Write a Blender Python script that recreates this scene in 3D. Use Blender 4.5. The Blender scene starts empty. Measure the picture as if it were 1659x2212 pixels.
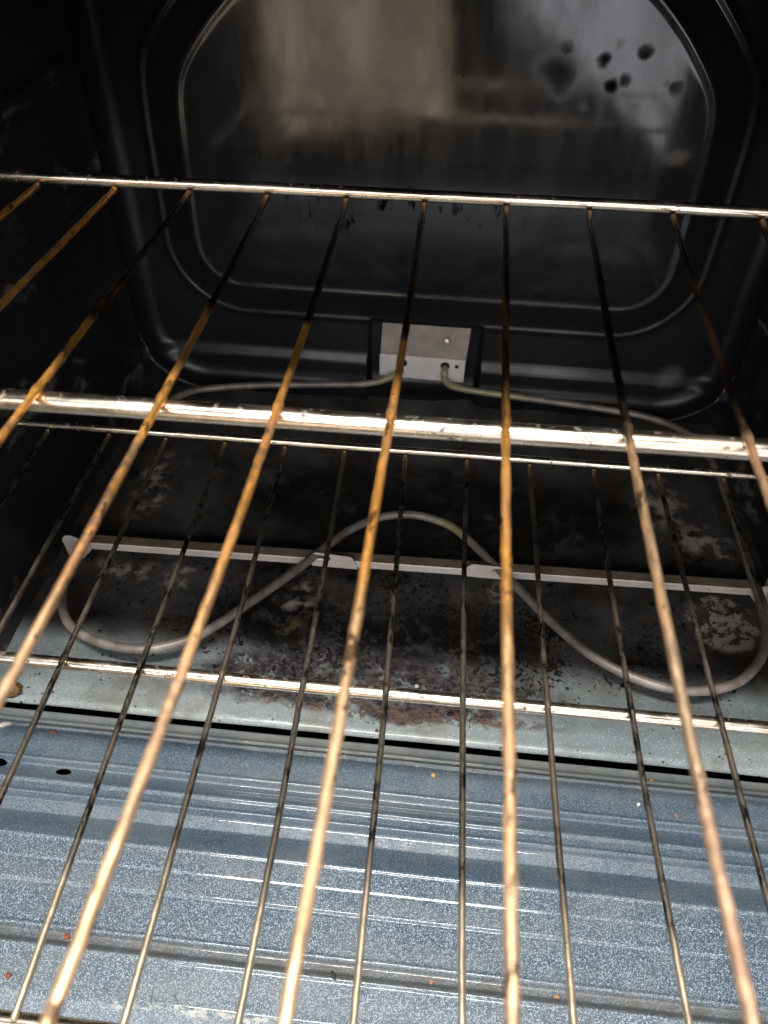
import bpy, bmesh, math, random
import numpy as np
from mathutils import Vector, Matrix, noise
random.seed(7); rng = np.random.default_rng(7)
S = bpy.context.scene; COL = S.collection
R = math.radians

# ------------------------------------------------------------ camera
cam_d = bpy.data.cameras.new('camera'); cam = bpy.data.objects.new('camera', cam_d); COL.objects.link(cam)
th, yaw, roll = 0.76759, -0.07815, 0.02815
f_ = Vector((math.sin(yaw)*math.cos(th), math.cos(yaw)*math.cos(th), -math.sin(th)))
r_ = Vector((math.cos(yaw), -math.sin(yaw), 0)); u_ = r_.cross(f_)
r2 = math.cos(roll)*r_ + math.sin(roll)*u_; u2 = -math.sin(roll)*r_ + math.cos(roll)*u_
m = Matrix((r2, u2, -f_)).transposed().to_4x4(); m.translation = Vector((-0.00628, -0.21802, 0.33832))
cam.matrix_world = m
cam_d.sensor_fit = 'VERTICAL'; cam_d.sensor_height = 36; cam_d.lens = 1661.56/2212*36
cam_d.clip_start = 0.01; cam_d.clip_end = 20
cam_d.dof.use_dof = True; cam_d.dof.focus_distance = 0.47; cam_d.dof.aperture_fstop = 13.0
S.camera = cam

# ------------------------------------------------------------ world, lamps, exposure
W = bpy.data.worlds.new('World'); S.world = W; W.use_nodes = True
# the room: dim cool upper half, pale warm floor reflected from below
wt = W.node_tree; bg = wt.nodes['Background']; bg.inputs[1].default_value = 1.0
_c = wt.nodes.new('ShaderNodeTexCoord'); _s = wt.nodes.new('ShaderNodeSeparateXYZ'); _r = wt.nodes.new('ShaderNodeValToRGB'); _m = wt.nodes.new('ShaderNodeMapRange')
wt.links.new(_c.outputs['Generated'], _s.inputs[0]); wt.links.new(_s.outputs[2], _m.inputs[0]); _m.inputs[1].default_value = -1; _m.inputs[2].default_value = 1
wt.links.new(_m.outputs[0], _r.inputs[0]); wt.links.new(_r.outputs[0], bg.inputs[0])
_r.color_ramp.elements[0].position = 0.40; _r.color_ramp.elements[0].color = (0.16, 0.135, 0.11, 1)
_r.color_ramp.elements[1].position = 0.62; _r.color_ramp.elements[1].color = (0.11, 0.135, 0.165, 1)

def area(name, loc, target, sx, sy, power, color, shape='RECTANGLE', spin=0):
    d = bpy.data.lights.new(name, 'AREA'); d.shape = shape; d.size = sx
    if shape in ('RECTANGLE', 'ELLIPSE'): d.size_y = sy
    d.energy = power; d.color = color
    o = bpy.data.objects.new(name, d); COL.objects.link(o); o.location = loc
    q = (Vector(target)-Vector(loc)).to_track_quat('-Z', 'Y')
    o.rotation_mode = 'QUATERNION'; o.rotation_quaternion = q @ Matrix.Rotation(spin, 3, 'Z').to_quaternion()
    return o
area('kitchen_ceiling_lamp', (-0.08, -0.39, 1.5), (-0.08, 0.0, 0), 0.80, 0.12, 56, (1.0, 0.95, 0.88))
area('window_light', (-0.1, -1.9, 1.15), (0, 0.1, 0), 2.6, 0.8, 30, (1.0, 0.96, 0.92))
area('warm_reflection_fill', (-0.33, -1.5, -0.28), (-0.1, 0.47, 0.18), 0.55, 0.42, 1.7, (1.0, 0.80, 0.58), spin=R(8))  # added unseen lamp, mirrored in the back wall as a tan patch
area('cool_reflection_fill', (0.50, -1.5, -0.13), (0.13, 0.47, 0.17), 0.85, 0.44, 4.2, (0.92, 0.92, 1.0), spin=R(-36))  # added unseen lamp, tilted so its mirror image makes the grey patch

S.view_settings.view_transform = 'Standard'; S.view_settings.look = 'None'
S.view_settings.exposure = 0.0; S.view_settings.gamma = 1.0
S.render.engine = 'CYCLES'
S.cycles.max_bounces = 8; S.cycles.caustics_reflective = False; S.cycles.caustics_refractive = False

# ------------------------------------------------------------ node helper
class NT:
    def __init__(s, name):
        s.m = bpy.data.materials.new(name); s.m.use_nodes = True; s.t = s.m.node_tree
        s.b = s.t.nodes['Principled BSDF']; s.P = s.n('ShaderNodeTexCoord').outputs['Object']
    def n(s, ty, **kw):
        x = s.t.nodes.new(ty)
        for k, v in kw.items(): setattr(x, k, v)
        return x
    def put(s, inp, v):
        if hasattr(v, 'is_output'): s.t.links.new(v, inp)
        else:
            if isinstance(v, tuple) and len(v) == 3 and inp.type == 'RGBA': v = v+(1,)
            inp.default_value = v
    def set(s, **kw):
        for k, v in kw.items(): s.put(s.b.inputs[k.replace('_', ' ')], v)
    def math(s, op, a, b=0.0, c=0.0, clamp=False):
        x = s.n('ShaderNodeMath', operation=op, use_clamp=clamp)
        s.put(x.inputs[0], a); s.put(x.inputs[1], b); s.put(x.inputs[2], c); return x.outputs[0]
    def mul(s, a, b): return s.math('MULTIPLY', a, b)
    def add(s, a, b): return s.math('ADD', a, b)
    def inv(s, a): return s.math('SUBTRACT', 1.0, a)
    def mx(s, a, b): return s.math('MAXIMUM', a, b)
    def vec(s, op, a, b=(0, 0, 0), out=0):
        x = s.n('ShaderNodeVectorMath', operation=op); s.put(x.inputs[0], a); s.put(x.inputs[1], b)
        return x.outputs['Value'] if op in ('LENGTH', 'DOT_PRODUCT') else x.outputs[0]
    def scale(s, v, k): return s.vec('MULTIPLY', v, k)
    def noise(s, sc, det=3, rough=0.55, v=None, dist=0.0, color=False):
        x = s.n('ShaderNodeTexNoise'); s.put(x.inputs['Vector'], v or s.P)
        x.inputs['Scale'].default_value = sc; x.inputs['Detail'].default_value = det
        x.inputs['Roughness'].default_value = rough; x.inputs['Distortion'].default_value = dist
        return x.outputs['Color' if color else 'Fac']
    def vor(s, sc, out='Distance', v=None, feat='F1', rnd=1.0):
        x = s.n('ShaderNodeTexVoronoi', feature=feat); s.put(x.inputs['Vector'], v or s.P)
        x.inputs['Scale'].default_value = sc; x.inputs['Randomness'].default_value = rnd
        return x.outputs[out]
    def ss(s, v, a, b, lo=0.0, hi=1.0):
        x = s.n('ShaderNodeMapRange', interpolation_type='SMOOTHSTEP'); s.put(x.inputs[0], v)
        x.inputs[1].default_value = a; x.inputs[2].default_value = b
        x.inputs[3].default_value = lo; x.inputs[4].default_value = hi; return x.outputs[0]
    def mix(s, f, a, b):
        x = s.n('ShaderNodeMix', data_type='RGBA'); s.put(x.inputs[0], f); s.put(x.inputs[6], a); s.put(x.inputs[7], b)
        return x.outputs[2]
    def xyz(s, v=None):
        x = s.n('ShaderNodeSeparateXYZ'); s.put(x.inputs[0], v or s.P); return x.outputs
    def red(s, c): x = s.n('ShaderNodeSeparateColor'); s.put(x.inputs[0], c); return x.outputs[0]
    def ell(s, c, r, v=None, a=0.6, b=1.1):
        """soft ellipse mask round c with radii r"""
        d = s.vec('SUBTRACT', v or s.P, c); d = s.vec('MULTIPLY', d, tuple(1/q if q else 0 for q in r))
        return s.ss(s.vec('LENGTH', d), a, b, 1.0, 0.0)
    def bump(s, h, strength, dist=0.001, nrm=None):
        x = s.n('ShaderNodeBump'); x.inputs['Strength'].default_value = strength
        x.inputs['Distance'].default_value = dist; s.put(x.inputs['Height'], h)
        if nrm is not None: s.put(x.inputs['Normal'], nrm)
        return x.outputs[0]
    def wobble(s, sc, amt, det=3):
        c = s.noise(sc, det, color=True); d = s.vec('SUBTRACT', c, (0.5, 0.5, 0.5))
        return s.vec('ADD', s.P, s.scale(d, (amt, amt, amt)))

def speckle(t, sc=1000, amount=0.16):
    c = t.vor(sc, 'Color'); d = t.vor(sc, 'Distance')
    pick = t.ss(t.red(c), 1-amount-0.08, 1-amount+0.08)
    return t.mul(pick, t.ss(d, 0.35, 0.6, 1.0, 0.0)), d

def mat_sill():
    t = NT('blue_grey_speckled_enamel'); y = t.xyz()[1]
    sp, d = speckle(t, 1600, 0.45); sp2, _ = speckle(t, 2300, 0.32)
    dens = t.ss(y, -0.036, -0.032, 1.0, 0.42)
    base = t.mix(t.ss(t.noise(9, 4), 0.35, 0.7), (0.040, 0.070, 0.104), (0.056, 0.086, 0.116))
    c = t.mix(t.mul(t.mul(sp, 0.68), dens), base, (0.50, 0.60, 0.70))
    c = t.mix(t.mul(t.mul(sp2, 0.35), dens), c, (0.35, 0.42, 0.50))
    # greasy dust along the folds and left end
    w = t.wobble(30, 0.02)
    film = t.mul(t.ss(t.noise(14, 5, 0.6, v=t.scale(t.P, (1, 3, 1))), 0.42, 0.68), 0.3)
    c = t.mix(film, c, (0.20, 0.21, 0.20))
    strip = t.ell((0, 0.046, -0.14), (9, 0.0085, 9), a=0.7, b=1.05)
    c = t.mix(t.mul(strip, t.ss(t.noise(60, 4), 0.2, 0.7, 0.35, 0.9)), c, (0.17, 0.18, 0.165))
    chan = t.ell((0, -0.0895, -0.14), (9, 0.0052, 9), a=0.6, b=1.1)
    c = t.mix(t.mul(chan, t.ss(t.noise(80, 4), 0.2, 0.75, 0.25, 0.85)), c, (0.085, 0.078, 0.065))
    # chipped pale enamel along the lower lip
    w2 = t.vec('ADD', t.P, t.scale(t.vec('SUBTRACT', t.noise(70, 4, color=True), (0.5, 0.5, 0.5)), (0.0, 0.011, 0)))
    lip = t.ell((0, -0.1175, -0.147), (9, 0.0014, 9), v=w2, a=0.3, b=1.0)
    lip = t.mul(t.mul(lip, t.ss(t.noise(16, 3), 0.50, 0.60)), t.ss(t.noise(160, 3), 0.35, 0.6))
    c = t.mix(t.mul(lip, 0.8), c, (0.46, 0.45, 0.41))
    crack = t.mul(t.ss(t.vor(55, 'Distance', feat='DISTANCE_TO_EDGE', v=w), 0.004, 0.02, 1.0, 0.0), t.ell((-0.13, -0.113, -0.147), (0.05, 0.006, 1)))
    c = t.mix(t.mul(crack, 0.8), c, (0.02, 0.02, 0.02))
    # rust freckles
    ru = t.mul(t.ss(t.vor(75), 0.04, 0.09, 1.0, 0.0), t.ss(t.noise(20), 0.52, 0.6))
    c = t.mix(t.mul(ru, 0.7), c, (0.16, 0.085, 0.04))
    h = t.add(t.mul(t.ss(d, 0, 0.7), 1.0), t.mul(t.noise(500, 3), 1.2))
    rgh = t.ss(t.noise(120, 4), 0.3, 0.7, 0.30, 0.48)
    nb = t.bump(h, 0.35, 0.0004)
    t.set(Base_Color=c, Roughness=rgh, Normal=nb, Metallic=t.mul(sp, 0.3), Coat_Weight=0.8, Coat_Roughness=0.085,
          Coat_Normal=t.bump(h, 0.03, 0.0001)); return t.m

def mat_floor():
    t = NT('stained_floor_enamel'); X = t.xyz(); y = X[1]
    sp, d = speckle(t, 850, 0.20)
    w = t.wobble(28, 0.035, 5); wf = t.wobble(90, 0.012, 4)
    base = t.mix(t.ss(t.noise(12, 5), 0.35, 0.65), (0.150, 0.185, 0.200), (0.205, 0.235, 0.240))
    c = t.mix(t.mul(sp, 0.35), base, (0.50, 0.56, 0.58))
    # olive-brown grease film, stronger at the sides and along the gap
    film = t.ss(t.noise(22, 6, 0.65), 0.46, 0.68)
    c = t.mix(t.mul(film, 0.62), c, (0.115, 0.108, 0.082))
    # burnt-on brown film with painted-in shadow over the rear two thirds of the panel
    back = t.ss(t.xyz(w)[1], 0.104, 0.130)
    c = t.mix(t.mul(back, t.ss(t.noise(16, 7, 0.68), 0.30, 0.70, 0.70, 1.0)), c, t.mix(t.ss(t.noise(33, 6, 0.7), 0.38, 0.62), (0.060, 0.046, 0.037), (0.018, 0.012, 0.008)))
    # baked purple-brown crust in front of the element
    cr = t.ell((-0.035, 0.094, -0.14), (0.150, 0.031, 1), v=w, a=0.72, b=1.0)
    cr = t.mul(cr, t.ss(t.noise(75, 6, 0.75), 0.38, 0.47))
    crc = t.mix(t.ss(t.noise(160, 3), 0.4, 0.62), (0.010, 0.007, 0.008), (0.085, 0.066, 0.073))
    crc = t.mix(t.mul(t.ss(t.noise(60, 3, v=t.scale(t.P, (1.3, 1.3, 1))), 0.56, 0.68), 0.6), crc, (0.10, 0.045, 0.028))
    c = t.mix(t.mul(cr, 0.96), c, crc)
    edge = t.ell((-0.01, 0.074, -0.14), (0.13, 0.007, 1), v=wf, a=0.6, b=1.0)
    c = t.mix(t.mul(edge, t.mul(t.ss(t.noise(110, 4), 0.45, 0.55), 0.85)), c, (0.075, 0.042, 0.030))
    # black charred spots of every size, thickest in the middle and fading out over the clean enamel
    zone = t.ell((-0.02, 0.155, -0.14), (0.33, 0.080, 1), v=w, a=0.3, b=1.15)
    den = t.mul(zone, t.ss(t.noise(20, 4), 0.30, 0.66)); spots = None
    for sc, th_ in ((190, 0.715), (330, 0.695), (95, 0.745)):
        k = t.math('SUBTRACT', t.noise(sc, 2, 0.5), t.math('MULTIPLY_ADD', den, -0.185, th_)); k = t.ss(k, 0.0, 0.022)
        spots = k if spots is None else t.mx(spots, k)
    halo = t.mul(t.mul(den, t.ss(t.noise(120, 5, 0.7), 0.40, 0.6)), 0.6)
    c = t.mix(halo, c, (0.030, 0.022, 0.017))
    c = t.mix(t.mul(spots, 0.95), c, (0.006, 0.005, 0.005))
    blot = t.mul(t.ell((0.010, 0.142, -0.14), (0.100, 0.034, 1), v=w, a=0.4, b=1.0), t.ss(t.noise(80, 7, 0.72), 0.42, 0.51))
    blot2 = t.mul(t.ell((-0.110, 0.150, -0.14), (0.060, 0.050, 1), v=w, a=0.4, b=1.0), t.ss(t.noise(66, 7, 0.72), 0.44, 0.52))
    blot3 = t.mul(t.ell((0.0, 0.285, -0.14), (0.23, 0.070, 1), v=w, a=0.6, b=1.05), t.ss(t.noise(24, 7, 0.7), 0.36, 0.50))
    blot = t.mx(blot, blot3)
    c = t.mix(t.mul(t.mx(blot, blot2), 0.93), c, (0.006, 0.005, 0.005))
    # pale ash patches
    ash = t.mul(t.ell((0.232, 0.182, -0.14), (0.034, 0.032, 1), v=wf, a=0.75, b=0.95), t.ss(t.noise(55, 7, 0.75, v=w), 0.46, 0.53))
    for q, r in (((-0.250, 0.185, -0.14), (0.035, 0.014, 1)), ((-0.205, 0.178, -0.14), (0.018, 0.016, 1)), ((-0.103, 0.165, -0.14), (0.015, 0.024, 1)),
                 ((0.060, 0.190, -0.14), (0.010, 0.030, 1)), ((0.205, 0.315, -0.14), (0.030, 0.045, 1)), ((-0.26, 0.29, -0.14), (0.022, 0.06, 1)),
                 ((0.235, 0.27, -0.14), (0.035, 0.03, 1))):
        ash = t.mx(ash, t.mul(t.ell(q, r, v=w, a=0.3, b=1.0), t.ss(t.noise(65, 4, 0.6), 0.45, 0.62)))
    c = t.mix(t.mul(ash, 0.75), c, (0.55, 0.47, 0.42))
    och = t.ell((-0.100, 0.140, -0.14), (0.022, 0.012, 1), v=wf, a=0.3, b=1.0)
    c = t.mix(t.mul(och, t.ss(t.noise(110, 4), 0.42, 0.6, 0.0, 0.6)), c, (0.22, 0.16, 0.07))
    h = t.add(t.mul(t.noise(420, 3), 0.8), t.mul(t.mx(cr, blot), t.mul(t.noise(190, 4), 7.0)))
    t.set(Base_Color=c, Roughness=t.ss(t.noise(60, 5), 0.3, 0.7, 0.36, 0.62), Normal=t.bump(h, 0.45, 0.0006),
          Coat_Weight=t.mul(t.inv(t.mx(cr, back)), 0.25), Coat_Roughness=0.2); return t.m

def mat_wall():
    t = NT('black_wall_enamel')
    w = t.wobble(12, 0.05, 4); st = t.scale(t.P, (1, 1, 0.18))
    run = t.noise(70, 5, 0.6, v=st)
    base = t.mix(t.ss(t.noise(7, 4), 0.3, 0.7), (0.008, 0.0095, 0.012), (0.014, 0.014, 0.016))
    # greasy brown drips
    z = t.xyz()[2]
    dr = t.mul(t.ss(t.noise(95, 4, 0.65, v=t.scale(t.P, (1, 1, 0.4))), 0.56, 0.66), t.ell((-0.06, 0.47, 0.065), (0.17, 1, 0.05), a=0.4, b=1.0))
    c = t.mix(t.mul(dr, 0.9), base, (0.004, 0.003, 0.003))
    # round grease spots
    sp = t.mul(t.ss(t.vor(50, v=t.wobble(75, 0.007, 3)), 0.14, 0.40, 1.0, 0.0), t.ell((0.105, 0.47, 0.172), (0.085, 1, 0.032), a=0.4, b=1.0))
    sp = t.mx(sp, t.ell((0.062, 0.47, 0.168), (0.017, 1, 0.016), v=w, a=0.2, b=1.3))
    sp = t.mul(sp, 0.8); c = t.mix(sp, c, (0.006, 0.003, 0.004))
    dust = t.mul(t.ell((0.175, 0.47, 0.105), (0.020, 1, 0.008), v=w, a=0.2, b=1.0), 0.45)
    dust = t.mx(dust, t.mul(t.ell((0.225, 0.47, -0.104), (0.022, 1, 0.016), v=w, a=0.2, b=1.0), 0.3))
    c = t.mix(dust, c, (0.30, 0.27, 0.24))
    rg = t.ss(run, 0.35, 0.65, 0.075, 0.13)
    ax = t.math('ABSOLUTE', t.math('ADD', t.xyz()[0], 0.0225)); out = t.mx(t.ss(ax, 0.235, 0.255), t.ss(z, -0.03, -0.055))
    rg = t.math('ADD', rg, t.mul(out, 0.20)); rg = t.math('ADD', rg, t.mul(sp, 0.4)); rg = t.math('ADD', rg, t.mul(dr, 0.4))
    lv = t.math('SUBTRACT', t.ss(t.noise(11, 5, 0.6, v=t.scale(w, (1, 1, 0.5))), 0.30, 0.66, 0.45, 0.95), t.mul(t.mx(sp, dr), 0.75))
    soot = t.mul(t.ss(ax, 0.19, 0.24), t.ss(t.math('ADD', z, t.mul(t.math('SUBTRACT', t.noise(9, 4), 0.5), 0.15)), 0.02, 0.16))
    lv = t.mul(lv, t.math('SUBTRACT', 1.0, t.mul(soot, 0.9))); lv = t.mul(lv, t.math('SUBTRACT', 1.0, t.mul(out, 0.35)))
    t.set(Base_Color=c, Roughness=rg, Specular_IOR_Level=t.mul(lv, 0.8), Normal=t.bump(t.noise(14, 2), 0.06, 0.003)); return t.m

def mat_side():
    t = NT('greasy_side_enamel'); w = t.wobble(14, 0.06, 5)
    n = t.noise(30, 6, 0.65, v=t.scale(w, (1, 0.45, 1)))
    ash = t.ss(n, 0.57, 0.70)
    c = t.mix(t.mul(ash, 0.5), (0.018, 0.016, 0.016), (0.36, 0.33, 0.31))
    t.set(Base_Color=c, Roughness=t.ss(n, 0.3, 0.7, 0.35, 0.7), Normal=t.bump(t.noise(60, 4), 0.15, 0.001)); return t.m

def mat_dark(name, col, r=0.7):
    t = NT(name); t.set(Base_Color=t.mix(t.noise(40, 4), tuple(q*0.6 for q in col), col), Roughness=r); return t.m

def mat_rail():
    t = NT('nickel_rail_wire'); st = t.scale(t.P, (0.25, 1, 1))
    n = t.noise(150, 5, 0.65, v=st)
    c = t.mix(t.ss(t.noise(40, 4), 0.35, 0.65), (0.90, 0.81, 0.68), (0.72, 0.60, 0.47))
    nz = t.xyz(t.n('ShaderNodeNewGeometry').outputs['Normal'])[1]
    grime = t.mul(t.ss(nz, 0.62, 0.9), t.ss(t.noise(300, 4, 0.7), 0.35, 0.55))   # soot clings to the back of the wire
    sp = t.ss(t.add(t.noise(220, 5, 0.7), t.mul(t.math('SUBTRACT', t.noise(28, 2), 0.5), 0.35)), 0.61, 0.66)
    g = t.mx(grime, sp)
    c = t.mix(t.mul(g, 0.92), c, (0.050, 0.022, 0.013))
    t.set(Base_Color=c, Metallic=t.inv(t.mul(g, 0.9)), Roughness=t.math('ADD', t.ss(n, 0.3, 0.7, 0.16, 0.34), t.mul(g, 0.35)),
          Normal=t.bump(n, 0.25, 0.0004)); return t.m

def mat_rod_rust():
    t = NT('rust_tinted_rod_wire'); st = t.scale(t.P, (1, 0.12, 1)); y = t.xyz()[1]
    n1 = t.noise(120, 5, 0.6, v=st); n2 = t.noise(240, 5, 0.7, v=t.scale(t.P, (1, 0.35, 1)))
    n3 = t.noise(26, 3, 0.5, v=t.P); x = t.xyz()[0]
    c = t.mix(t.ss(n3, 0.45, 0.62), (1.0, 0.50, 0.13), (0.78, 0.48, 0.26))
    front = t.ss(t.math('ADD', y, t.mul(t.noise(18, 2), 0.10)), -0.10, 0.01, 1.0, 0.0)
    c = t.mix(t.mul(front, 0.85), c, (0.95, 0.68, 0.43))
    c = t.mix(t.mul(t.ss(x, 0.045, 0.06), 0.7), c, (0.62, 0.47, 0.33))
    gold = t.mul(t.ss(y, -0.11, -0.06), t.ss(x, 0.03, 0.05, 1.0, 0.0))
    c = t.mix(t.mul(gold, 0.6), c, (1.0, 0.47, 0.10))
    patch = t.mul(t.ss(t.noise(15, 2), 0.52, 0.60), t.ss(t.noise(190, 4), 0.40, 0.55))
    c = t.mix(t.mul(patch, 0.7), c, (0.30, 0.22, 0.17))
    brown = t.ss(t.add(t.math('SUBTRACT', t.noise(170, 5, 0.65, v=t.scale(t.P, (1, 0.22, 1))), t.mul(gold, 0.05)), t.mul(t.math('SUBTRACT', t.noise(30, 2), 0.5), 0.5)), 0.50, 0.58)
    c = t.mix(t.mul(brown, t.math('SUBTRACT', 0.75, t.mul(front, 0.35))), c, (0.28, 0.12, 0.06))
    black = t.ss(t.add(n2, t.mul(t.math('SUBTRACT', t.noise(34, 2), 0.5), 0.5)), 0.60, 0.64)
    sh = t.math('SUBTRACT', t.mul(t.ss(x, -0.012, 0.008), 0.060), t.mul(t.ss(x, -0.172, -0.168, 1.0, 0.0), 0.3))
    rear = t.ss(t.math('ADD', t.math('ADD', y, sh), t.mul(t.math('SUBTRACT', n3, 0.5), 0.10)), 0.040, 0.056)  # unlit rear stretch of the rods painted near-black
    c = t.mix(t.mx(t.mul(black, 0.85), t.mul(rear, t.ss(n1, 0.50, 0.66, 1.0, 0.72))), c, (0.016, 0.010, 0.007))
    tip = t.ss(y, 0.160, 0.178)
    c = t.mix(t.mul(tip, 0.7), c, (0.42, 0.20, 0.07))
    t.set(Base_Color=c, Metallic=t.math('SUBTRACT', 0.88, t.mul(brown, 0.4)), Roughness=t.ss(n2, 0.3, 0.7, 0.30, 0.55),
          Normal=t.bump(t.add(n1, n2), 0.5, 0.0005)); return t.m

def mat_rod_dark():
    t = NT('sooty_rod_wire'); y = t.xyz()[1]
    n2 = t.noise(260, 5, 0.7, v=t.scale(t.P, (1, 0.35, 1))); n3 = t.noise(22, 3)
    c = t.mix(t.ss(n2, 0.40, 0.62), (0.30, 0.26, 0.21), (0.012, 0.009, 0.007))
    c = t.mix(t.mul(t.ss(n3, 0.5, 0.62), 0.5), c, (0.42, 0.34, 0.25))
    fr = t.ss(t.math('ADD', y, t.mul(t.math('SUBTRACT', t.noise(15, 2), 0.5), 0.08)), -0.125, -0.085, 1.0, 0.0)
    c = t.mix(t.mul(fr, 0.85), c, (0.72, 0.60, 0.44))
    tip = t.ss(y, 0.165, 0.188)
    c = t.mix(t.mul(tip, 0.7), c, (0.48, 0.34, 0.16))
    t.set(Base_Color=c, Metallic=0.85, Roughness=t.ss(n2, 0.3, 0.7, 0.25, 0.5), Normal=t.bump(n2, 0.5, 0.0005)); return t.m

def mat_coil():
    t = NT('grey_element_sheath'); n = t.noise(60, 5, 0.6)
    c = t.mix(t.ss(n, 0.35, 0.65), (0.32, 0.275, 0.245), (0.18, 0.15, 0.13))
    res = t.mx(t.ell((0.020, 0.242, -0.12), (0.030, 0.022, 1), a=0.5, b=1.0), t.ell((-0.03, 0.450, -0.12), (0.09, 0.016, 1), a=0.4, b=1.0))
    res = t.mx(res, t.ell((0.06, 0.445, -0.12), (0.07, 0.016, 1), a=0.3, b=1.0))
    c = t.mix(t.mul(res, t.ss(t.noise(120, 4), 0.3, 0.6, 0.5, 0.9)), c, (0.38, 0.36, 0.19))
    t.set(Base_Color=c, Metallic=0.25, Roughness=0.42, Normal=t.bump(t.add(n, t.mul(res, t.noise(500, 3))), 0.4, 0.0006)); return t.m

def mat_steel(name, a, b, met=0.5, r=0.45):
    t = NT(name); n = t.noise(45, 5, 0.65)
    sp = t.ss(t.noise(170, 4, 0.7), 0.66, 0.72)
    c = t.mix(t.mul(sp, 0.7), t.mix(t.ss(n, 0.35, 0.65), a, b), (0.06, 0.035, 0.02))
    t.set(Base_Color=c, Metallic=met, Roughness=r, Normal=t.bump(n, 0.2, 0.0005)); return t.m

def mat_crumb(name, a, b):
    t = NT(name); t.set(Base_Color=t.mix(t.ss(t.noise(420, 4), 0.35, 0.65), a, b), Roughness=0.6, Normal=t.bump(t.noise(700, 3), 0.6, 0.0006)); return t.m

M = dict(sill=mat_sill(), floor=mat_floor(), wall=mat_wall(), side=mat_side(), dark=mat_dark('soot_black_steel', (0.008, 0.008, 0.008)),
         shell=mat_dark('dull_outer_steel', (0.09, 0.09, 0.09), 0.5), rail=mat_rail(), rust=mat_rod_rust(), soot=mat_rod_dark(), coil=mat_coil(),
         bar=mat_steel('pale_support_steel', (0.82, 0.74, 0.69), (0.70, 0.60, 0.54), 0.1),
         bartop=mat_steel('shaded_support_steel', (0.36, 0.28, 0.20), (0.22, 0.15, 0.10), 0.3),
         plate=mat_steel('bracket_steel', (0.86, 0.80, 0.77), (0.76, 0.70, 0.67), 0.05),
         brown=mat_steel('shaded_bracket_steel', (0.27, 0.235, 0.195), (0.18, 0.155, 0.13), 0.1),
         screw=mat_steel('screw_steel', (0.75, 0.70, 0.60), (0.6, 0.55, 0.45), 0.5, 0.3))

# ------------------------------------------------------------ object helpers
def thing(name, label, cat, loc, group=None):
    o = bpy.data.objects.new(name, None); COL.objects.link(o); o.location = loc; o.empty_display_size = 0.02
    o['label'] = label; o['category'] = cat
    if group: o['group'] = group
    return o
def link(name, me, mat, parent=None, label=None):
    o = bpy.data.objects.new(name, me); COL.objects.link(o)
    for mm in (mat if isinstance(mat, (list, tuple)) else [mat]): me.materials.append(mm)
    if parent:
        o.parent = parent                                   # meshes are modelled in world coordinates
        if parent.type == 'EMPTY': o.matrix_parent_inverse = Matrix.Translation(-parent.location)
    if label: o['label'] = label
    return o
def mesh(name, vs, fs, smooth=True):
    me = bpy.data.meshes.new(name); me.from_pydata([tuple(map(float, v)) for v in vs], [], fs)
    if smooth: me.polygons.foreach_set('use_smooth', [True]*len(me.polygons))
    me.update(); return me
def grid(name, U, V, fn, flip=False, keep=None):
    nu, nv = len(U), len(V); vs = [fn(a, b) for b in V for a in U]; fs = []
    for j in range(nv-1):
        for i in range(nu-1):
            if keep and not keep(0.5*(U[i]+U[i+1]), 0.5*(V[j]+V[j+1])): continue
            q = (j*nu+i, j*nu+i+1, (j+1)*nu+i+1, (j+1)*nu+i); fs.append(q[::-1] if flip else q)
    return mesh(name, vs, fs)
def catmull(P, n=8, closed=False):
    P = [Vector(p) for p in P]; out = []
    for i in range(len(P)-1):
        a = P[max(i-1, 0)]; b = P[i]; c = P[i+1]; d = P[min(i+2, len(P)-1)]
        for k in range(n):
            t = k/n; out.append(0.5*((2*b)+(c-a)*t+(2*a-5*b+4*c-d)*t*t+(3*b-a-3*c+d)*t**3))
    out.append(P[-1]); return out
def tube(name, pts, rad, seg=14, lump=0.0, seed=0.0, cap=True, rf=None):
    pts = [Vector(p) for p in pts]; vs = []; fs = []; N = len(pts)
    t0 = (pts[1]-pts[0]).normalized(); up = Vector((0, 0, 1)) if abs(t0.z) < 0.9 else Vector((0, 1, 0))
    nrm = (up - t0*up.dot(t0)).normalized()
    for i, p in enumerate(pts):
        t = (pts[min(i+1, N-1)]-pts[max(i-1, 0)]).normalized()
        nrm = (nrm - t*nrm.dot(t)).normalized(); bn = t.cross(nrm)
        e = 1.0
        if cap: e = {0: 0.45, N-1: 0.45, 1: 0.93, N-2: 0.93}.get(i, 1.0) if N > 6 else 1.0
        for k in range(seg):
            a = 2*math.pi*k/seg; d = nrm*math.cos(a)+bn*math.sin(a); rr = rad*e*(rf(p) if rf else 1)
            if lump: rr *= 1+lump*noise.noise((p*140)+d*0.9+Vector((seed, 0, 0)))+0.5*lump*noise.noise(p*420+d*2+Vector((0, seed, 0)))
            vs.append(p+d*rr)
    for i in range(N-1):
        for k in range(seg):
            a = i*seg+k; b = i*seg+(k+1) % seg; fs.append((a, b, b+seg, a+seg))
    fs.append(tuple(range(seg))[::-1]); fs.append(tuple((N-1)*seg+k for k in range(seg)))
    return mesh(name, vs, fs)
def polyline(P, step):
    P = [Vector(p) for p in P]; out = []
    for a, b in zip(P, P[1:]):
        n = max(1, int((b-a).length/step)); out += [a.lerp(b, k/n) for k in range(n)]
    out.append(P[-1]); return out
def box_bm(bm, c, s, rot=None):
    r = bmesh.ops.create_cube(bm, size=1); mt = Matrix.Translation(c) @ (rot or Matrix()) @ Matrix.Diagonal((*s, 1))
    bmesh.ops.transform(bm, matrix=mt, verts=r['verts']); return r['verts']
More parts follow.
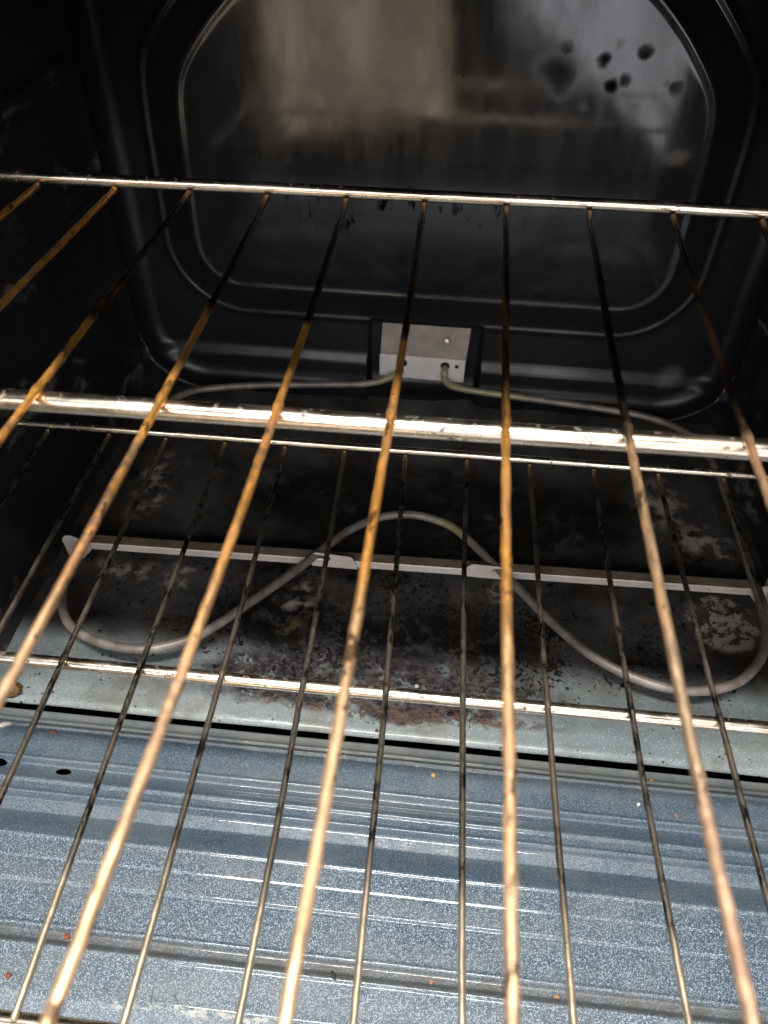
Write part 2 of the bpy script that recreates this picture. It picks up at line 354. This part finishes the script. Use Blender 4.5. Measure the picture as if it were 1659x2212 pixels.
def bm_mesh(name, bm, bev=0.0, smooth=False):
    if bev: bmesh.ops.bevel(bm, geom=bm.edges[:], offset=bev, segments=2, affect='EDGES', profile=0.5)
    me = bpy.data.meshes.new(name); bm.to_mesh(me); bm.free()
    if smooth: me.polygons.foreach_set('use_smooth', [True]*len(me.polygons))
    return me
def prism(name, poly, thick, frame, bev=0.0):
    """extrude a 2D outline; frame(u,v,w)->xyz"""
    n = len(poly); vs = [frame(u, v, 0) for u, v in poly]+[frame(u, v, thick) for u, v in poly]
    fs = [tuple(range(n)), tuple(range(2*n-1, n-1, -1))]+[(i, i+n, (i+1) % n+n, (i+1) % n) for i in range(n)]
    me = mesh(name, vs, fs, False); bm = bmesh.new(); bm.from_mesh(me); bmesh.ops.recalc_face_normals(bm, faces=bm.faces[:])
    bpy.data.meshes.remove(me); return bm_mesh(name, bm, bev)

# ------------------------------------------------------------ the oven
X0, X1, YW, ZF, ZC = -0.316, 0.284, 0.470, -0.140, 0.312
YF = -0.02
oven = thing('oven', 'dirty open oven cavity with dark enamel walls and ribbed blue-grey speckled front sill', 'oven', (-0.016, 0.2, ZF))
def sstep(a, b, x): t = np.clip((x-a)/(b-a), 0, 1); return t*t*(3-2*t)
def rrect(x, z, cx, cz, hx, hz, r):
    qx = abs(x-cx)-hx+r; qz = abs(z-cz)-hz+r
    return math.hypot(max(qx, 0), max(qz, 0))+min(max(qx, qz), 0)-r
def wall_y(x, z):
    d_out = rrect(x, z, -0.0225, 0.105, 0.2535, 0.165, 0.075)
    ch = (abs(x+0.0225)+z-0.425)/1.4142                      # chamfered upper corners
    if max(d_out, ch) > -0.06: d_out = 0.5*(d_out+ch+math.sqrt((d_out-ch)**2+0.0003))
    else: d_out = -0.06
    k = float(sstep(0.0, 1.0, -d_out/0.026)) if False else 0
    # inner plateau stands proud, slopes back to the margin between the two ridge lines
    lin = np.clip(-d_out/0.028, 0, 1); y = -0.0075*lin
    y -= 0.0022*math.exp(-((d_out-0.001)/0.0032)**2)          # outer bead
    y -= 0.0007*math.exp(-((d_out+0.030)/0.0034)**2)          # inner bead
    # recess of the element terminal
    rc = rrect(x, z, -0.023, -0.100, 0.057, 0.040, 0.004)
    y += 0.006*float(sstep(0.002, -0.002, rc))
    # rounded rim where the wall turns forward
    e = rrect(x, z, -0.016, 0.086, 0.300, 0.226, 0.070)+0.020
    if e > 0: y -= 0.020*(1-math.sqrt(max(0, 1-min(e/0.020, 1)**2)))
    if z < -0.098: y -= 0.006*float(sstep(-0.098, -0.112, z))*(1-float(sstep(0.003, -0.003, rc)))
    return YW+y
U = np.arange(X0, X1+0.001, 0.0015); V = np.arange(ZF, ZC+0.001, 0.0015)
link('back_wall', grid('back_wall', U, V, lambda x, z: (x, wall_y(x, z), z)), M['wall'], oven)
def ledge(z):
    y = 0
    for c in (-0.012, 0.062, 0.166): y += 0.006*float(sstep(0.009, 0.004, abs(z-c)))
    return y
for side, x0, sg in (('l', X0, 1), ('r', X1, -1)):
    YY = np.arange(YF, YW+0.002, 0.006); ZZ = np.arange(ZF, ZC+0.001, 0.002)
    def fn(y, z, x0=x0, sg=sg):
        ramp = float(sstep(0.03, 0.06, y)*sstep(0.455, 0.43, y)); foot = max(0.0, 1-(z-ZF)/0.012)**2*0.010
        return (x0+sg*(ledge(z)*ramp*0.9-0.0045*ramp+foot), y, z)
    link('side_wall', grid('side_wall', YY, ZZ, fn, flip=(sg > 0)), M['side'], oven)
# floor panel with turned-down front lip
def floor_z(x, y):
    z = ZF+0.0012*noise.noise(Vector((x*14, y*14, 3)))+0.0004*noise.noise(Vector((x*60, y*60, 3)))
    if y < 0.0610: z -= 0.0040*(1-math.sqrt(max(0.0, 1-min((0.0610-y)/0.0062, 1)**2)))
    return z
YV = sorted(set(list(np.arange(0.0549, 0.062, 0.0004))+list(np.arange(0.064, YW, 0.004))))
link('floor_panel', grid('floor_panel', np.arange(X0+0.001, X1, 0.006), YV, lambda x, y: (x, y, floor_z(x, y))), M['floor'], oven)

# ribbed front sill, from a folded-sheet profile
PROF = [(0.0512, -0.156), (0.0508, -0.1445), (0.0495, -0.1418), (0.0435, -0.1417), (0.0424, -0.1404), (0.0412, -0.1404), (0.0402, -0.1418), (0.0390, -0.1405), (0.0378, -0.1405), (0.0366, -0.1420),
        (0.0170, -0.1422), (0.0160, -0.1416), (0.0148, -0.1416), (0.0120, -0.1456), (0.0085, -0.1452), (0.0015, -0.1408), (0.0000, -0.1406), (-0.0012, -0.1418), (-0.0060, -0.1418), (-0.0070, -0.1412),
        (-0.0082, -0.1412), (-0.0110, -0.1456), (-0.0185, -0.1476), (-0.0285, -0.1432), (-0.0335, -0.1418), (-0.0345, -0.1418), (-0.0352, -0.1424), (-0.0470, -0.1420), (-0.0476, -0.1426), (-0.0482, -0.1424),
        (-0.0600, -0.1420), (-0.0608, -0.1436), (-0.0618, -0.1432), (-0.0822, -0.1428), (-0.0830, -0.1422), (-0.0842, -0.1424), (-0.0862, -0.1452), (-0.0905, -0.1452), (-0.0925, -0.1424), (-0.0942, -0.1418), (-0.0956, -0.1428),
        (-0.1150, -0.1436), (-0.1180, -0.1450), (-0.1500, -0.1660), (-0.1700, -0.1980)]
ys = np.arange(0.0512, -0.170, -0.0004); PY = np.array([a for a, b in PROF][::-1]); PZ = np.array([b for a, b in PROF][::-1])
fine = np.arange(0.055, -0.174, -0.0001); fz = np.interp(fine, PY, PZ)
ker = np.exp(-0.5*(np.arange(-20, 21)/4.5)**2); ker /= ker.sum(); fz = np.convolve(fz, ker, 'same')
def sill_z(y): return float(np.interp(y, fine[::-1], fz[::-1]))
def sill_pt(x, y):
    return (x, y+0.0003*noise.noise(Vector((x*9, y*10, 1))), sill_z(y)+0.00025*noise.noise(Vector((x*7, y*12, 7))))
sill_me = grid('front_sill', np.arange(X0-0.03, X1+0.031, 0.004), ys, sill_pt, flip=True)
sill = link('front_sill', sill_me, M['sill'], oven)
# punched drain holes near the left end
for hx, hy in ((-0.2325, 0.0085), (-0.2775, 0.0105)):
    bm = bmesh.new(); bmesh.ops.create_cone(bm, cap_ends=True, segments=40, radius1=0.0052, radius2=0.0052, depth=0.03,
                      matrix=Matrix.Translation((hx, hy, -0.146)) @ Matrix.Diagonal((1, 0.5, 1, 1)))
    cut = bpy.data.objects.new('cut', bm_mesh('cut', bm)); COL.objects.link(cut)
    md = sill.modifiers.new('b', 'BOOLEAN'); md.operation = 'DIFFERENCE'; md.object = cut; md.solver = 'FAST'
    dg = bpy.context.evaluated_depsgraph_get(); dg.update()
    nm = bpy.data.meshes.new_from_object(sill.evaluated_get(dg)); sill.modifiers.remove(md)
    if len(nm.polygons) > 1000: sill.data = nm
    bpy.data.objects.remove(cut)
# dark undertray, roof and outer shell that keep stray light out
bm = bmesh.new(); box_bm(bm, (-0.016, 0.165, -0.225), (0.68, 0.62, 0.004)); box_bm(bm, (-0.016, -0.147, -0.200), (0.68, 0.004, 0.048))
box_bm(bm, (-0.016, 0.052, -0.171), (0.66, 0.03, 0.002))
link('undertray', bm_mesh('undertray', bm), M['dark'], oven)
bm = bmesh.new(); box_bm(bm, (-0.016, 0.225, ZC+0.003), (0.62, 0.50, 0.004))
link('oven_roof', bm_mesh('oven_roof', bm), M['dark'], oven)
bm = bmesh.new()
box_bm(bm, (-0.016, 0.49, 0.08), (0.70, 0.012, 0.64)); box_bm(bm, (-0.356, 0.235, 0.08), (0.012, 0.50, 0.64)); box_bm(bm, (0.324, 0.235, 0.08), (0.012, 0.50, 0.64))
box_bm(bm, (-0.016, 0.235, 0.406), (0.70, 0.52, 0.012)); box_bm(bm, (-0.016, YF-0.004, 0.355), (0.66, 0.008, 0.082))
for sx in (-0.3375, 0.3055): box_bm(bm, (sx, YF-0.003, 0.085), (0.040, 0.010, 0.452))
link('outer_shell', bm_mesh('outer_shell', bm), M['shell'], oven)

# ------------------------------------------------------------ heating element
ZE = -0.120
el = thing('heating_element', 'thin grey looped bake element on a pale support bar above the floor', 'heating element', (-0.01, 0.25, ZF))
EP = [(-0.046, 0.466, -0.112), (-0.050, 0.456, -0.114), (-0.0761, 0.4455), (-0.1233, 0.4370), (-0.1892, 0.4275), (-0.2391, 0.4150), (-0.2601, 0.4030), (-0.2760, 0.3800), (-0.2830, 0.3300),
      (-0.2850, 0.25), (-0.2845, 0.175), (-0.2800, 0.140), (-0.2640, 0.1110), (-0.2360, 0.0965), (-0.2044, 0.0935), (-0.1797, 0.1010), (-0.1597, 0.1155), (-0.1352, 0.1445), (-0.1062, 0.1810), (-0.0878, 0.2075),
      (-0.0683, 0.2320), (-0.0427, 0.2500), (-0.0152, 0.2548), (0.0120, 0.2465), (0.0300, 0.2300), (0.0478, 0.2084), (0.0695, 0.1820), (0.0960, 0.1490), (0.1242, 0.1220), (0.1580, 0.1055), (0.1894, 0.1020),
      (0.2202, 0.1120), (0.2422, 0.1345), (0.2530, 0.1600), (0.2560, 0.1902), (0.2560, 0.2134), (0.2570, 0.28), (0.2560, 0.34), (0.2500, 0.378), (0.2362, 0.4020), (0.2046, 0.4215), (0.1552, 0.4310), (0.0906, 0.4385), (0.0341, 0.4450),
      (0.0100, 0.4500), (0.0010, 0.456, -0.117), (-0.0005, 0.458, -0.108), (-0.0005, 0.472, -0.1035)]
EP = [(p[0], p[1], p[2] if len(p) > 2 else ZE) for p in EP]
link('heating_coil', tube('heating_coil', catmull(EP, 9), 0.0035, 16, 0.03), M['coil'], el)
# support bar: vertical front leg and top flange, two tabs that carry the coil, end plates
def barL(a, b, y0, y1):
    vs = []; prof = [(0.0, 0.0), (0.0, 0.0062), (0.0006, 0.0070), (0.0090, 0.0075), (0.0090, 0.0066), (0.0014, 0.0060), (0.0010, 0.0)]
    n = 24
    for i in range(n+1):
        t = i/n; x = a+(b-a)*t; y = y0+(y1-y0)*t
        for py, pz in prof: vs.append((x, y+py, ZE-0.0085+pz))
    k = len(prof); fs = []
    for i in range(n):
        for j in range(k): q = (i*k+j, i*k+(j+1) % k, (i+1)*k+(j+1) % k, (i+1)*k+j); fs.append(q)
    fs += [tuple(range(k))[::-1], tuple(n*k+j for j in range(k))]
    me = mesh('support_bar', vs, fs, False); return me
sb = link('support_bar', barL(-0.288, 0.262, 0.192, 0.204), [M['bar'], M['bartop']], el)
for p in sb.data.polygons:
    if abs(p.normal.z) > 0.7: p.material_index = 1  # darker copy of the steel paints the flange as shaded
def bar_y(x): return 0.192+(x+0.288)/0.55*0.012
def tab(x, poly, thick=0.0011, dy=-0.0012):
    return prism('support_tab', poly, thick, lambda u, v, w: (x+u, bar_y(x)+dy+w, ZE-0.0085+v), 0.0003)
def arc(cx, cy, r, a0, a1, n=7): return [(cx+r*math.cos(R(a0+(a1-a0)*i/n)), cy+r*math.sin(R(a0+(a1-a0)*i/n))) for i in range(n+1)]
hook = [(-0.013, -0.0005), (0.024, -0.0005)]+[(0.024, 0.004)]+arc(0.016, 0.0080, 0.0055, 0, 90, 5)+[(-0.010, 0.0150)]+[(-0.012, 0.0135), (0.001, 0.0120), (0.003, 0.0085), (-0.002, 0.006), (-0.013, 0.005)]
link('support_tab', tab(-0.083, hook), M['bar'], el)
h2 = [(-0.014, -0.0005), (0.016, -0.0005), (0.016, 0.006), (0.008, 0.0058), (0.0055, 0.0085), (0.008, 0.0112), (0.016, 0.0118), (0.014, 0.0138), (-0.010, 0.0142), (-0.014, 0.011)]
link('support_tab', tab(0.043, h2), M['bar'], el)
# end plates standing on the floor
endp = [(0.001, -0.0115), (0.012, -0.0115), (0.022, 0.0), (0.022, 0.0075)]+arc(0.006, 0.0085, 0.0065, 60, 180, 6)
link('end_plate', tab(-0.3005, endp, 0.0014), M['bar'], el)
link('end_plate', tab(0.2765, [(-u, v) for u, v in endp], 0.0014), M['bar'], el)
bm = bmesh.new(); box_bm(bm, (0.2660, 0.196, ZE-0.002), (0.0012, 0.030, 0.018)); link('end_plate', bm_mesh('end_plate', bm, 0.0003), M['bar'], el)
# terminal bracket on the back wall
def quad_plate(n, pts, th_, mat, bev=0.0012):
    a = [Vector(p) for p in pts]; nr = (a[1]-a[0]).cross(a[2]-a[0]).normalized()
    vs = a+[p+nr*th_ for p in a]; fs = [(0, 1, 2, 3), (7, 6, 5, 4), (0, 4, 5, 1), (1, 5, 6, 2), (2, 6, 7, 3), (3, 7, 4, 0)]
    me = mesh(n, vs, fs, False); b = bmesh.new(); b.from_mesh(me); bmesh.ops.recalc_face_normals(b, faces=b.faces[:]); bpy.data.meshes.remove(me)
    return link(n, bm_mesh(n, b, bev), mat, el)
upl = quad_plate('bracket_plate', [(-0.0680, 0.4640, -0.0955), (0.0205, 0.4640, -0.0965), (0.0225, 0.476, -0.0660), (-0.0675, 0.476, -0.0660)], 0.0014, M['brown'], 0.0004)  # upper half of the bent bracket painted darker for its shade
lpl = quad_plate('bracket_plate', [(-0.0685, 0.4645, -0.1215), (0.0200, 0.4645, -0.1235), (0.0200, 0.4630, -0.0955), (-0.0685, 0.4630, -0.0945)], 0.0014, M['plate'], 0.0006)
bm = bmesh.new(); bmesh.ops.create_uvsphere(bm, u_segments=20, v_segments=12, radius=0.0046); bmesh.ops.transform(bm, matrix=Matrix.Translation((-0.001, 0.4675, -0.0785)) @ Matrix.Diagonal((1, 0.6, 1, 1)), verts=bm.verts)
link('screw', bm_mesh('screw', bm, smooth=True), M['screw'], upl)
for hx, hr in ((-0.0005, 0.0048), (-0.0445, 0.0048), (0.0115, 0.0022)):
    bm = bmesh.new(); bmesh.ops.create_cone(bm, cap_ends=True, segments=24, radius1=hr, radius2=hr, depth=0.0024, matrix=Matrix.Translation((hx, 0.4628, -0.1035)) @ Matrix.Rotation(R(90), 4, 'X'))
    link('grommet', bm_mesh('grommet', bm, 0.0004), M['dark'], lpl)

# ------------------------------------------------------------ racks
def rack(label, rear, midy, z, tilt, xs, rodm, rod_r, rr, rear_r, mid_r, front_y, rot, seed, bar_dy):
    """xs: for every rod the x at the rear rail, cross bar and front; real racks are a little bent"""
    x0, x1 = rear[0], rear[1]
    zz = lambda x: z+tilt*(x-0.02)
    o = thing('oven_rack', label, 'oven rack', (0.5*(x0+x1), midy, z), 'chrome wire racks in the oven')
    ry = lambda x: rear[2]+rot*x; my = lambda x: midy+rot*0.5*x; fy = lambda x: front_y+rot*0.7*x
    def rail(name, yf, dz, rad, a, b):
        pts = [(x, yf(x), zz(x)+dz+0.0006*noise.noise(Vector((x*7, seed, 0)))) for x in np.linspace(a, b, 150)]
        return link(name, tube(name, pts, rad, 20, 0.012, seed), M['rail'], o)
    rail('rear_rail', ry, 0.0032, rear_r, x0, x1)
    rail('cross_bar', lambda x: my(x)+bar_dy, -(rod_r+mid_r)*0.92, mid_r, x0+0.004, x1-0.004)
    rail('front_rail', fy, -(rod_r+mid_r)*0.92, mid_r*0.9, x0+0.004, x1-0.004)
    for xx in (x0, x1):
        pts = catmull([(xx, ry(xx)+0.0, zz(xx)+0.003), (xx, ry(xx)-0.012, zz(xx)+0.002), (xx, 0.05, zz(xx)-0.003), (xx, my(xx), zz(xx)-0.004), (xx, fy(xx), zz(xx)-0.005)], 14)
        link('side_rail', tube('side_rail', pts, mid_r*0.85, 14, 0.03, seed), M['rail'], o)
    for i, (a, b, c) in enumerate(xs):
        y0, y1, y2 = ry(a)-rear_r*0.75, my(b), fy(c)-0.002
        den = lambda p, q, s: (p-q)*(p-s)
        pts = []
        for y in np.linspace(y0, y2+0.002, 240):
            x = a*(y-y1)*(y-y2)/den(y0, y1, y2)+b*(y-y0)*(y-y2)/den(y1, y0, y2)+c*(y-y0)*(y-y1)/den(y2, y0, y1)
            x += 0.0004*noise.noise(Vector((y*12, i*3.1, seed)))
            pts.append((x, y, zz(x)+0.0003*noise.noise(Vector((y*10, i*1.7, seed+5)))))
        pts.append((x, y-0.0010, zz(x)-0.0006))
        link('rod', tube('rod', pts, rod_r, 14, rr, seed+i*2.3, rf=lambda p, yb=my(b)+bar_dy, ye=y0: 1+0.30*math.exp(-((p.y-yb)/0.0022)**2)+0.35*math.exp(-((p.y-ye)/0.0030)**2)), rodm, o)
    return o
UR = [-0.2264, -0.1841, -0.1442, -0.1029, -0.0617, -0.0208, 0.0211, 0.0628, 0.1045, 0.1482]
UM = [-0.2330, -0.1905, -0.1485, -0.1031, -0.0613, -0.0216, 0.0177, 0.0589, 0.0987, 0.1400]
UL = [-0.2370, -0.1950, -0.1510, -0.1050, -0.0665, -0.0242, 0.0161, 0.0594, 0.0990, 0.1400]
ux = [(-0.268, -0.274, -0.278)]+list(zip(UR, UM, UL))+[(0.190, 0.182, 0.181), (0.231, 0.224, 0.222), (0.272, 0.265, 0.263)]
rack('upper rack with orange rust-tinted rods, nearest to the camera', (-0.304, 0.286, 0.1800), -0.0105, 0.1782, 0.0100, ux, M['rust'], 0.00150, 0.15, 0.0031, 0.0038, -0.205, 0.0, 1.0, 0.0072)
LR = [-0.2755, -0.2319, -0.1916, -0.1499, -0.1076, -0.0663, -0.0244, 0.0177, 0.0603, 0.1031, 0.1463, 0.1893, 0.2310, 0.2720]
LM = [-0.2740, -0.2310, -0.1895, -0.1481, -0.1049, -0.0623, -0.0199, 0.0194, 0.0621, 0.1043, 0.1480, 0.1905, 0.2320, 0.2730]
LL = [-0.2710, -0.2280, -0.1860, -0.1444, -0.1034, -0.0610, -0.0182, 0.0230, 0.0647, 0.1085, 0.1510, 0.1935, 0.2350, 0.2750]
rack('lower rack with thin sooty dark rods, below the orange rack and above the element', (-0.305, 0.290, 0.1905), -0.0005, 0.0, 0.0, list(zip(LR, LM, LL)), M['soot'], 0.00155, 0.08, 0.0027, 0.0036, -0.155, 0.0085, 9.0, 0.003)

# ------------------------------------------------------------ crumbs
CM = {'white': mat_crumb('white_crumb', (0.75, 0.72, 0.66), (0.6, 0.56, 0.5)), 'red': mat_crumb('red_crumb', (0.26, 0.07, 0.035), (0.16, 0.04, 0.02)),
      'yellow': mat_crumb('yellow_crumb', (0.52, 0.42, 0.18), (0.4, 0.28, 0.1)), 'orange': mat_crumb('orange_crumb', (0.36, 0.21, 0.11), (0.26, 0.13, 0.07)),
      'black': mat_crumb('black_crumb', (0.01, 0.01, 0.01), (0.04, 0.03, 0.03)), 'crust': mat_crumb('brown_crust', (0.30, 0.17, 0.05), (0.06, 0.035, 0.02))}
def crumb(x, y, size, col, label, rz=0.0, z=None, name='food_crumb'):
    bm = bmesh.new(); bmesh.ops.create_icosphere(bm, subdivisions=3, radius=1)
    sd = random.uniform(0, 50)
    for v in bm.verts:
        k = 1+0.35*noise.noise(v.co*1.3+Vector((sd, 0, 0)))+0.15*noise.noise(v.co*4+Vector((sd, 2, 0))); v.co = Vector((v.co.x*size[0]*k, v.co.y*size[1]*k, max(v.co.z*k, -0.7)*size[2]))
    o = bpy.data.objects.new(name, bm_mesh(name, bm, smooth=True)); COL.objects.link(o); o.data.materials.append(CM[col])
    z = z if z is not None else (sill_z(y) if y < 0.0512 else floor_z(x, y))
    o.location = (x, y, z+size[2]*0.6); o.rotation_euler = (0, 0, rz)
    o['label'] = label; o['category'] = 'crumb'; o['group'] = 'loose crumbs on the oven sill and floor'
crumb(-0.2846, 0.0362, (0.0050, 0.0018, 0.0016), 'white', 'long white grain at the left end of the sill, just in front of the gap', 0.5)
crumb(-0.2499, 0.0346, (0.0022, 0.0012, 0.0009), 'red', 'small orange-red flake near the white grain, left of the second thin rod', 0.1)
crumb(0.0121, 0.0311, (0.0014, 0.0016, 0.0012), 'yellow', 'yellow crumb behind the first bright fold, left of the middle thin rod')
crumb(-0.1247, 0.0290, (0.0009, 0.0007, 0.0005), 'red', 'tiny reddish fleck on the smooth strip between two left rods')
crumb(0.1562, 0.0424, (0.0013, 0.0012, 0.0008), 'orange', 'pinkish brown crumb just in front of the gap, right of the photo')
crumb(0.1456, 0.0253, (0.0012, 0.0011, 0.0010), 'white', 'round white crumb on the smooth strip, right of the photo')
crumb(0.1690, 0.0200, (0.0006, 0.0024, 0.0005), 'orange', 'thin orange sliver beside the thin rod, right of the photo', 0.3)
crumb(-0.0368, -0.0925, (0.0010, 0.0026, 0.0011), 'black', 'shiny black curled crumb beside the front channel', 0.5)
crumb(0.0863, -0.0895, (0.0018, 0.0011, 0.0009), 'orange', 'oval tan crumb lying in the front channel, right of centre', 0.0)
crumb(0.0174, -0.0895, (0.0014, 0.0011, 0.0007), 'orange', 'brown flat crumb lying in the front channel, near the centre', 0.4)
crumb(-0.0520, -0.0350, (0.0012, 0.0010, 0.0008), 'orange', 'red-brown crumb on the crisp edge below the wide valley')
crumb(-0.2147, -0.1105, (0.0016, 0.0014, 0.0009), 'red', 'red flake at the lower left corner above the chipped lip')
crumb(-0.1912, -0.0880, (0.0017, 0.0015, 0.0009), 'red', 'dark red flake in the front channel at the left')
crumb(-0.2900, 0.0610, (0.0075, 0.0055, 0.0075), 'crust', 'lumpy brown crusted bit of burnt food at the left end of the gap', 0.3, name='burnt_food_lump')
crumb(-0.0035, 0.0975, (0.0016, 0.0014, 0.0012), 'white', 'small pearly bead on the burnt crust in the middle of the floor')
